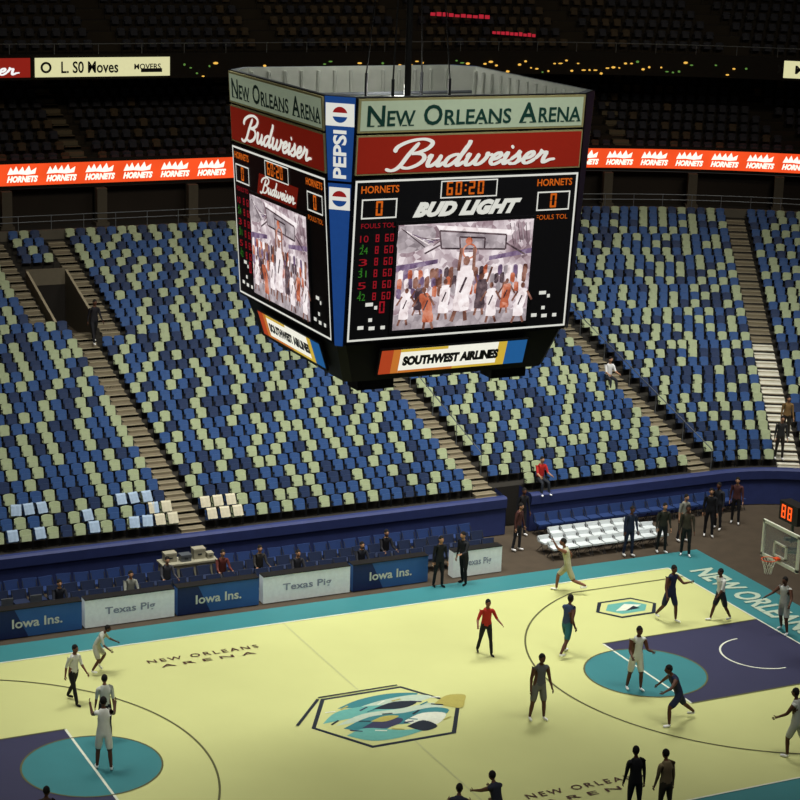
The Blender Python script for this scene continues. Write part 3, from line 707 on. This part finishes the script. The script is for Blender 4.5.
for r,y in enumerate((10.4,11.25,12.1)):
    x=-9.6
    while x<9.3:
        if not(r==2 and -2.75<x<-.25) and not (-8.6<x<-6.6 and r==0):
            o=ob('folding_chair',CN if r<2 else CN2,label='navy padded folding chair in courtside rows',cat='chair',group='navy courtside chairs'); o.location=(x,y+rc.uniform(-.05,.05),0); o.rotation_euler=(0,0,rc.uniform(-.12,.12))
        x+=.56
for r,y in enumerate((9.9,10.6,11.3)):
    for i in range(9 if r<2 else 7):
        o=ob('folding_chair',CWm,label='white covered folding chair beside the court',cat='chair',group='white courtside chairs'); o.location=(11.2+i*.53+(.8 if r==2 else 0),y,0); o.rotation_euler=(0,0,rc.uniform(-.1,.1))
for i in range(17):
    o=ob('folding_chair',CN2,label='navy padded folding chair against blue barrier',cat='chair',group='navy courtside chairs'); o.location=(12.0+i*.53,12.3,0)
for x in (-7.6,):
    mb=MB(); mb.box(-1,1,-.2,.2,.70,.75,SD)
    for lx in (-.95,.95):
        for ly in (-.17,.17): mb.box(lx-.02,lx+.02,ly-.02,ly+.02,0,.7,METAL)
    o=ob('media_table',mb.mesh('mt'),label='narrow dark courtside media table',cat='table'); o.location=(x,10.05,0)
    mb=MB(); mb.box(-.18,.18,-.02,.02,.05,.3,METAL); mb.box(-.16,.16,.02,.025,.07,.28,WHITE); mb.box(-.08,.08,-.06,.06,0,.02,METAL); mb.box(-.02,.02,-.01,.01,.02,.08,METAL)
    for dx in (-.5,.4):
        o=ob('monitor',mb.mesh('mon'),label='small grey monitor on courtside media table',cat='monitor',group='courtside monitors'); o.location=(x+dx,10.05,.751)
# ------------------------------------------------------------------ hoop
h=ob('basketball_hoop',None,label='portable basketball hoop with padded base and glass backboard',cat='basketball hoop'); h.location=(0,0,0)
mb=MB(); mb.box(16.9,18.9,-.75,.75,0,.9,BLUEW); mb.box(16.8,16.9,-.8,.8,.05,1.9,BLUEW)
ob('base',mb.mesh('base'),parent=h,label='blue padded base')
mb=MB(); mb.tube([(17.6,0,.8),(16.2,0,2.6),(13.25,0,3.3)],[.16,.13,.1],METAL,8); mb.tube([(18.4,0,.8),(16.4,0,3.0),(13.25,0,3.65)],[.1,.08,.06],METAL,8)
ob('arm',mb.mesh('arm'),parent=h)
mb=MB(); GL=mat('backboard_glass',hexc('a8b4b4'),.1,alpha=.15)
mb.box(13.1,13.14,-.9,.9,2.9,3.97,GL)
for a in ((-.92,.92,2.85,2.95),(-.92,.92,3.92,4.02),(-.92,-.83,2.87,4),(.83,.92,2.87,4),(-.31,.31,3.05,3.1),(-.31,.31,3.45,3.5),(-.31,-.26,3.05,3.5),(.26,.31,3.05,3.5)):
    mb.box(13.085,13.15,a[0],a[1],a[2],a[3],WHITE)
ob('backboard',mb.mesh('bb'),parent=h,label='glass backboard with white frame')
mb=MB(); RO=mat('rim_orange',hexc('d0481c'),.5)
mb.tube([(12.72+.23*math.cos(t),.23*math.sin(t),3.05) for t in [i*pi/10 for i in range(21)]],.012,RO,6,False); mb.box(12.93,13.1,-.08,.08,3.0,3.06,RO)
ob('rim',mb.mesh('rim'),parent=h,label='orange metal rim')
mb=MB()
for i in range(12):
    for s_ in (1,-1):
        pts=[(12.72+r*math.cos(i*pi/6+s_*a),r*math.sin(i*pi/6+s_*a),z) for r,a,z in ((.225,0,3.04),(.17,.26,2.88),(.13,.52,2.75),(.11,.78,2.6))]
        mb.tube(pts,.006,WHITE,4,False)
ob('net',mb.mesh('net'),parent=h,label='white rope net')
mb=MB(); mb.box(13.3,13.7,-.45,.45,4.15,4.75,BLACK); mb.tube([(13.5,0,3.5),(13.5,0,4.2)],.05,METAL,6)
dm=MB(); digits(dm,"88",-.33,.0,.42,0,mat('clock_red',hexc('ff5a20'),.5,emit=1.4))
p=ob('shot_clock',mb.mesh('sc'),parent=h,label='black shot clock with orange digits')
ob('digits',dm.mesh('dg'),parent=p,M=Matrix(((0,0,-1,13.29),(-1,0,0,0),(0,1,0,4.24),(0,0,0,1))))
BG=mat('beige_cloth',hexc('8f8b78'),.8,var=.2,scale=3)
mb=MB(); 
mb.box(-.9,.9,-.3,.3,0,.72,BG); mb.box(-.95,.95,-.34,.34,.7,.76,BG)
o=ob('draped_table',mb.mesh('dt'),label='beige draped table at the foot of the aisle',cat='table'); o.location=(-1.5,12.25,0)
for i,(x,y,w_,d_,h_,mm) in enumerate(((-2.1,12.3,.4,.3,.3,BG),(-1.6,12.2,.35,.3,.22,METAL),(-1.1,12.3,.4,.3,.34,BG),(-.75,12.2,.2,.25,.18,BG))):
    mb=MB(); mb.box(-w_/2,w_/2,-d_/2,d_/2,0,h_,mm); mb.box(-w_/2-.01,w_/2+.01,-d_/2-.01,d_/2+.01,h_-.06,h_+.01,mm); mb.box(-w_/6,w_/6,-d_/2-.012,-d_/2,h_*.4,h_*.55,SD)
    o=ob('storage_box',mb.mesh('bx'),label='pale cardboard box stacked on draped table',cat='box',group='boxes on draped table'); o.location=(x,y,.762)
# ------------------------------------------------------------------ people
SK={'d':hexc('553526'),'l':hexc('a87e62'),'m':hexc('7d5340')}
def person(x,y,z=0.01,head=0,H_=1.9,skin='d',shirt='e8e8e8',pants='e8e8e8',shoes='f0f0f0',hair='151210',sleeve=0,longp=False,lean=5,
           la=(5,8,10),ra=(-5,8,10),ll=(5,3,8),rl=(-5,3,5),label='person standing',sit=False,seatz=.45):
    s=H_/1.8; rd=math.radians
    def dirv(pitch,ab,side): return Vector((math.sin(rd(pitch))*math.cos(rd(ab)),side*math.sin(rd(ab)),-math.cos(rd(pitch))*math.cos(rd(ab))))
    up=Vector((math.sin(rd(lean)),0,math.cos(rd(lean))))
    J=[];R=[];E=[]
    def add(p,r,par):
        J.append(Vector(p)); R.append(r)
        if par is not None: E.append((par,len(J)-1))
        return len(J)-1
    pel=add((0,0,0),(.15,.12),None)
    be=add(up*.18,(.145,.11),pel); chv=add(up*.36,(.165,.12),be); uc=add(up*.48,(.12,.09),chv)
    nk=add(up*.56+Vector((.01,0,0)),(.055,.055),uc); hd=add(up*.64+Vector((.02,0,0)),(.05,.05),nk)
    segs=[(pel,be,'t'),(be,chv,'t'),(chv,uc,'t'),(uc,nk,'t'),(nk,hd,'s')]
    hands=[]
    for side,(a,ab_,eb) in ((1,la),(-1,ra)):
        sh=add(up*.46+Vector((0,side*.18,0)),(.07,.065),uc)
        d=dirv(a,ab_,side); m1=add(J[sh]+d*.14,(.055,.055),sh); e=add(J[sh]+d*.29,(.043,.043),m1)
        d2=dirv(a+eb,ab_*.6,side); w=add(J[e]+d2*.25,(.028,.026),e); hn=add(J[w]+d2*.07,(.035,.022),w)
        segs+=[(uc,sh,'t'),(sh,m1,'u'),(m1,e,'u'),(e,w,'f'),(w,hn,'s')]; hands.append((J[hn].copy(),d2,side))
    feet=[]
    for side,(a,ab_,kb) in ((1,ll),(-1,rl)):
        hp=add(Vector((0,side*.09,-.05)),(.105,.105),pel)
        d=dirv(a,ab_,side); th=add(J[hp]+d*.2,(.1 if not longp else .085,)*2,hp); kn0=add(J[hp]+d*.37,((.095,.09) if not longp else (.065,.065)),th); kn=add(J[hp]+d*.43,(.055,.055),kn0)
        d2=dirv(a-kb,ab_*.6,side); ca=add(J[kn]+d2*.14,(.058 if not longp else .06,)*2,kn); an=add(J[kn]+d2*.4,(.036 if not longp else .05,)*2,ca)
        fd=Vector((1,side*.15,0)); 
        if kb>60 and not sit: fd=Vector((.6,0,-.8))
        he=add(J[an]+Vector((-.02,0,-.05)),(.04,.035),an); to=add(J[he]+fd.normalized()*.2,(.04,.028),he)
        segs+=[(pel,hp,'p'),(hp,th,'p'),(th,kn0,'p'),(kn0,kn,'c'),(kn,ca,'c'),(ca,an,'c'),(an,he,'o'),(he,to,'o')]; feet.append(min(J[to].z,J[he].z)-.035)
    me=bpy.data.meshes.new('b'); me.from_pydata([tuple(j*s) for j in J],E,[]); o=bpy.data.objects.new('b',me); COL.objects.link(o)
    md=o.modifiers.new('s','SKIN'); 
    for i,r in enumerate(R): me.skin_vertices[0].data[i].radius=(r[0]*s,r[1]*s)
    me.skin_vertices[0].data[0].use_root=True
    sm=o.modifiers.new('d','SUBSURF'); sm.levels=2
    dg=bpy.context.evaluated_depsgraph_get(); em=bpy.data.meshes.new_from_object(o.evaluated_get(dg))
    mb=MB(); mb.v=[tuple(v.co) for v in em.vertices]
    hs='skin_'+skin; mS=mat(hs,SK[skin],.6); mT=mat('cloth_'+shirt,hexc(shirt),.8); mP=mat('cloth_'+pants,hexc(pants),.8); mO=mat('shoe_'+shoes,hexc(shoes),.6); mH=mat('hair_'+hair,hexc(hair),.9)
    A=np.array([tuple(J[a]*s) for a,b_,t in segs]);B_=np.array([tuple(J[b_]*s) for a,b_,t in segs]);D=B_-A;L2=(D**2).sum(1)+1e-9
    TM={'t':mT,'s':mS,'u':mT if sleeve>=1 else mS,'f':mT if sleeve>=2 else mS,'p':mP,'c':mP if longp else mS,'o':mO}
    for p in em.polygons:
        c_=np.array(p.center[:]); t=np.clip(((c_-A)*D).sum(1)/L2,0,1); q=A+D*t[:,None]; i=int(((q-c_)**2).sum(1).argmin())
        mb.f.append(tuple(p.vertices)); mb.m.append(mb.mi(TM[segs[i][2]]))
    bpy.data.objects.remove(o); bpy.data.meshes.remove(me); bpy.data.meshes.remove(em)
    hc=(up*.72+Vector((.035,0,0)))*s
    mb.ell(hc,(.095*s,.076*s,.118*s),mS,14,10)
    mb.ell(hc+Vector((.095,0,-.01))*s,(.022*s,.014*s,.024*s),mS,6,4)
    for sd in (1,-1):
        mb.ell(hc+Vector((.0,sd*.078,-.005))*s,(.02*s,.01*s,.03*s),mS,6,4)
        mb.ell(hc+Vector((.084,sd*.03,.015))*s,(.01*s,.012*s,.008*s),BLACK,6,4)
    mb.ell(hc+Vector((.086,0,-.055))*s,(.008*s,.025*s,.008*s),mat('lips',hexc('6a3028'),.6),6,4)
    for hp_,d2,side in hands:
        hp_=hp_*s; lat=Vector((1,0,0)); lat=(lat-lat.dot(d2)*d2); lat=lat.normalized() if lat.length>.1 else Vector((0,0,1))
        inn=Vector((0,-side,0))
        for i,ln in enumerate((.07,.08,.075,.058)):
            b0=hp_+lat*(.028-.019*i)*s+d2*.01*s; p1=b0+d2*ln*.55*s; p2=p1+(d2*.8+inn*.6).normalized()*ln*.5*s
            mb.tube([b0,p1,p2],[.009*s,.0085*s,.006*s],mS,5)
        b0=hp_-d2*.03*s+lat*.028*s; p1=b0+(lat*.8+d2*.6).normalized()*.035*s; mb.tube([b0,p1,p1+(d2+lat*.2+inn*.3).normalized()*.03*s],[.011*s,.01*s,.007*s],mS,5)
    g=min(feet)*s
    zz=(z-g) if not sit else z+seatz+.1
    o=ob('person',mb.mesh('person',True),label=label,cat='person'); o.location=(x,y,zz); o.rotation_euler=(0,0,rd(head))
    hm=MB()
    hm.ell(hc+Vector((-.012,0,.028))*s,(.098*s,.084*s,.108*s),mH,12,8)
    keep=[]
    for fi,f_ in enumerate(hm.f):
        cx_=sum(hm.v[i][0] for i in f_)/len(f_)-hc.x; cz_=sum(hm.v[i][2] for i in f_)/len(f_)-hc.z
        if cz_>.045*s or (cx_<-.02*s and cz_>-.05*s): keep.append(fi)
    hm.f=[hm.f[i] for i in keep]; hm.m=[hm.m[i] for i in keep]
    ob('hair',hm.mesh('hair',True),parent=o)
    return o
RUN=dict(la=(50,12,70),ra=(-40,12,60),ll=(-25,4,45),rl=(40,4,35),lean=12)
WALK=dict(la=(20,6,20),ra=(-20,6,15),ll=(-18,3,12),rl=(20,3,5),lean=4)
P=person
P(-7.8,4.1,head=-60,skin='m',shirt='d2d2cc',pants='17171c',shoes='111111',sleeve=1,longp=True,H_=1.78,label='person in white shirt and black trousers walking',**WALK)
P(-6.6,5.9,head=-30,shirt='a0a498',pants='b0b0a4',sleeve=1,H_=1.6,lean=32,la=(30,25,30),ra=(20,25,40),ll=(40,12,70),rl=(20,12,50),label='person in pale warm-up top bending forward on court')
P(-7.7,1.5,head=80,shirt='c0c4b8',pants='20242c',sleeve=1,longp=True,H_=1.8,skin='m',label='person in light shirt and dark trousers beside key')
P(-8.3,-.3,head=75,shirt='d8dad4',pants='d8dad4',H_=1.98,la=(60,15,80),ra=(60,15,80),ll=(6,6,8),rl=(-6,6,8),label='basketball player in white uniform at the free throw circle')
P(4.7,3.0,head=-100,shirt='b02a22',pants='15151a',shoes='111111',sleeve=1,longp=True,H_=1.82,skin='m',la=(10,25,60),ra=(10,25,60),ll=(12,6,5),rl=(-12,6,10),label='person in red shirt and black trousers, hands on hips')
P(7.0,2.1,head=20,shirt='2a3a58',pants='235c60',H_=1.95,la=(40,15,60),ra=(-30,15,50),ll=(25,5,30),rl=(-20,5,20),label='basketball player in dark navy and teal uniform turning')
P(9.8,6.8,head=150,shirt='b4b294',pants='a8a688',skin='m',H_=2.0,label='basketball player in pale uniform running',**{**RUN,'la':(120,20,30)})
P(11.5,3.3,head=-80,shirt='1c2340',pants='1c2340',H_=1.95,la=(45,20,70),ra=(10,20,20),ll=(15,8,15),rl=(-15,6,25),label='basketball player in dark navy uniform near the key')
P(7.5,-1.0,head=-100,shirt='c8ccc4',pants='c8ccc4',H_=2.02,la=(20,12,80),ra=(15,12,60),ll=(8,6,12),rl=(-5,6,8),label='basketball player in white uniform by free throw line')
P(3.8,-1.8,head=-95,shirt='55585c',pants='6a6c68',H_=2.02,la=(5,12,20),ra=(0,12,15),ll=(3,7,6),rl=(-3,7,6),label='basketball player in dark grey shirt standing with feet apart')
P(7.4,-3.4,head=170,shirt='1d2540',pants='1d2540',H_=2.0,lean=25,la=(60,40,20),ra=(10,50,20),ll=(50,12,50),rl=(-35,12,15),label='basketball player in dark uniform lunging with wide stance')
P(13.1,2.8,head=180,shirt='c8cac4',pants='20242c',H_=1.8,sleeve=1,label='person in white shirt standing by the baseline',**WALK)
P(14.4,1.2,head=200,shirt='c8cac4',pants='b4b8b0',H_=1.9,la=(30,30,30),ra=(40,30,30),ll=(15,10,20),rl=(-10,8,10),label='basketball player in white uniform under the basket')
P(9.1,-6.5,head=120,shirt='b8bab2',pants='b8bab2',H_=2.0,la=(30,12,30),ra=(-10,12,30),ll=(20,5,25),rl=(-20,5,20),label='basketball player in white uniform walking')
P(3.1,-7.9,head=80,shirt='15151a',pants='15151a',shoes='0c0c0c',sleeve=2,longp=True,H_=1.9,label='person in black suit standing at the sideline')
P(3.75,-8.3,head=95,shirt='7a6c50',pants='3a3428',shoes='0c0c0c',sleeve=2,longp=True,H_=1.88,skin='m',label='person in tan jacket standing at the sideline')
P(6.05,8.8,head=-90,shirt='16181e',pants='16181e',shoes='0c0c0c',sleeve=2,longp=True,H_=1.8,skin='l',label='person in black clothes beside the advertising boards')
P(6.95,8.75,head=200,shirt='16181e',pants='101014',shoes='0c0c0c',sleeve=2,longp=True,H_=1.85,skin='l',la=(30,10,60),ra=(0,8,10),label='person in black jacket gesturing beside advertising boards')
P(13.7,9.2,head=-90,shirt='1f2740',pants='1b2238',sleeve=2,longp=True,H_=1.85,label='person in navy tracksuit by the courtside chairs')
P(15.0,9.1,head=-100,shirt='2a2a22',pants='1a1a1a',sleeve=2,longp=True,H_=1.85,skin='l',label='person in dark jacket by court corner')
P(15.6,8.5,head=-120,shirt='3a342a',pants='1a1a1a',sleeve=2,longp=True,H_=1.9,label='person in brown jacket by court corner')
P(17.6,10.0,head=-120,shirt='17171c',pants='17171c',sleeve=2,longp=True,H_=1.85,skin='l',label='person in black suit at bowl corner')
P(18.4,10.6,head=-150,shirt='22242a',pants='17171c',sleeve=2,longp=True,H_=1.8,label='person in dark clothes at bowl corner')
P(19.4,10.9,head=-130,shirt='4a2a2a',pants='17171c',sleeve=2,longp=True,H_=1.8,skin='l',label='person in maroon top near the bowl corner')
P(11.25,12.5,head=-90,shirt='17171c',pants='22242a',sleeve=2,longp=True,H_=1.8,label='person in dark suit walking out of the gangway')
P(10.3,11.1,head=-60,shirt='4a2a26',pants='22242a',sleeve=2,longp=True,H_=1.75,skin='l',label='person in dark red top near the blue barrier')
P(16.4,9.9,head=-80,shirt='8a8a80',pants='22242a',sleeve=1,longp=True,H_=1.78,skin='l',label='person in grey shirt standing at bowl corner')
P(-.6,Y0+(KV0-2)*DR+.3,z=Z0+(KV0-2)*HR+.13,head=-80,shirt='17151a',pants='15151a',sleeve=2,longp=True,H_=1.75,label='person in dark clothes on stairs below tunnel',**WALK)
t=math.radians(62)
for q,(dk,dx) in enumerate(((3,.1),(1,-.4))):
    r=RC+dk*DR+.2; P(XC+r*math.cos(t)+dx,YC+r*math.sin(t),z=Z0+dk*HR+.03,head=-110,shirt=('7a5f3a','2a2a2a')[q],pants='26221c',sleeve=2,longp=True,H_=1.75,skin='l',label=('person in tan jacket on corner stairs','person in dark jacket on corner stairs')[q])
SITP=dict(sit=True,ll=(85,6,85),rl=(85,6,85),la=(30,8,50),ra=(30,8,50))
for x,k,sh,lb in ((12.35,0,'a8201c','person in red shirt seated in the front row'),(18.8,9,'c8c8c8','person in white shirt seated among empty seats')):
    P(x,Y0+k*DR+.22,z=Z0+k*HR,head=-90,shirt=sh,pants='20242c',sleeve=1,longp=True,H_=1.75,skin='l',label=lb,**SITP)
for x,y,sh in ((-9.0,10.35,'b8bcb8'),(-6.4,10.35,'22242c'),(-.7,11.2,'5a2a24'),(.6,11.2,'2c2a28'),(3.9,10.35,'22242c'),(-4.1,10.35,'888a80'),(5.2,11.2,'17171c'),(1.6,10.35,'2a2a30'),(-2.6,11.2,'3a3a40')):
    P(x,y-.02,head=-90,shirt=sh,pants='20242c',sleeve=2,longp=True,H_=1.75,skin='l',label='person seated on a navy courtside chair',**SITP)
for x,y,hh in ((-1.2,-6.6,60),(.1,-6.3,100)):
    P(x,y,z=-.40,head=hh,shirt='1c2030',pants='1c2030',H_=1.9,sit=True,lean=20,ll=(88,18,10),rl=(88,14,25),la=(60,10,10),ra=(60,10,10),label='basketball player in dark uniform sitting on floor stretching')
P(-11,-4.4,head=60,shirt='3a2a20',pants='20242c',sleeve=1,H_=1.8,label='person in brown top on the court')
# ------------------------------------------------------------------ lights
def area(x,y,z,tx,ty,tz,e,size,c=(1,.99,.92),spread=120):
    l=bpy.data.lights.new('arena_light','AREA'); l.energy=e; l.shape='SQUARE'; l.size=size; l.color=c; l.spread=math.radians(spread)
    o=bpy.data.objects.new('arena_light',l); COL.objects.link(o); o.location=(x,y,z)
    o.rotation_euler=(Vector((tx,ty,tz))-Vector((x,y,z))).to_track_quat('-Z','Y').to_euler()
for x in (-12,0,12):
    area(x,9,28,x*.8+2,5,0,(620,740,800)[int(x/12)+1],6,spread=64)
    area(x,-12,28,x*.8+2,2,0,(230,280,340)[int(x/12)+1],6,spread=64)
for x in (-2,10,22):
    area(x,4,28,x+2,20,3,1080,6,c=(1,.98,.9),spread=64)
for x in (0,14,30):
    area(x,14,26,x+3,42,13,170,2,c=(1,.82,.6),spread=80)  # added dim warm fill to lift the upper tiers, no fixture modelled
l=bpy.data.lights.new('housing_lamp','POINT'); l.energy=130; l.shadow_soft_size=.3; l.color=(1,.98,.9)
o=bpy.data.objects.new('housing_lamp',l); COL.objects.link(o); o.location=(0,0.5,zt-.4)
w=bpy.data.worlds.new('world'); SC.world=w; w.use_nodes=True; w.node_tree.nodes['Background'].inputs[0].default_value=(.5,.48,.44,1); w.node_tree.nodes['Background'].inputs[1].default_value=.07
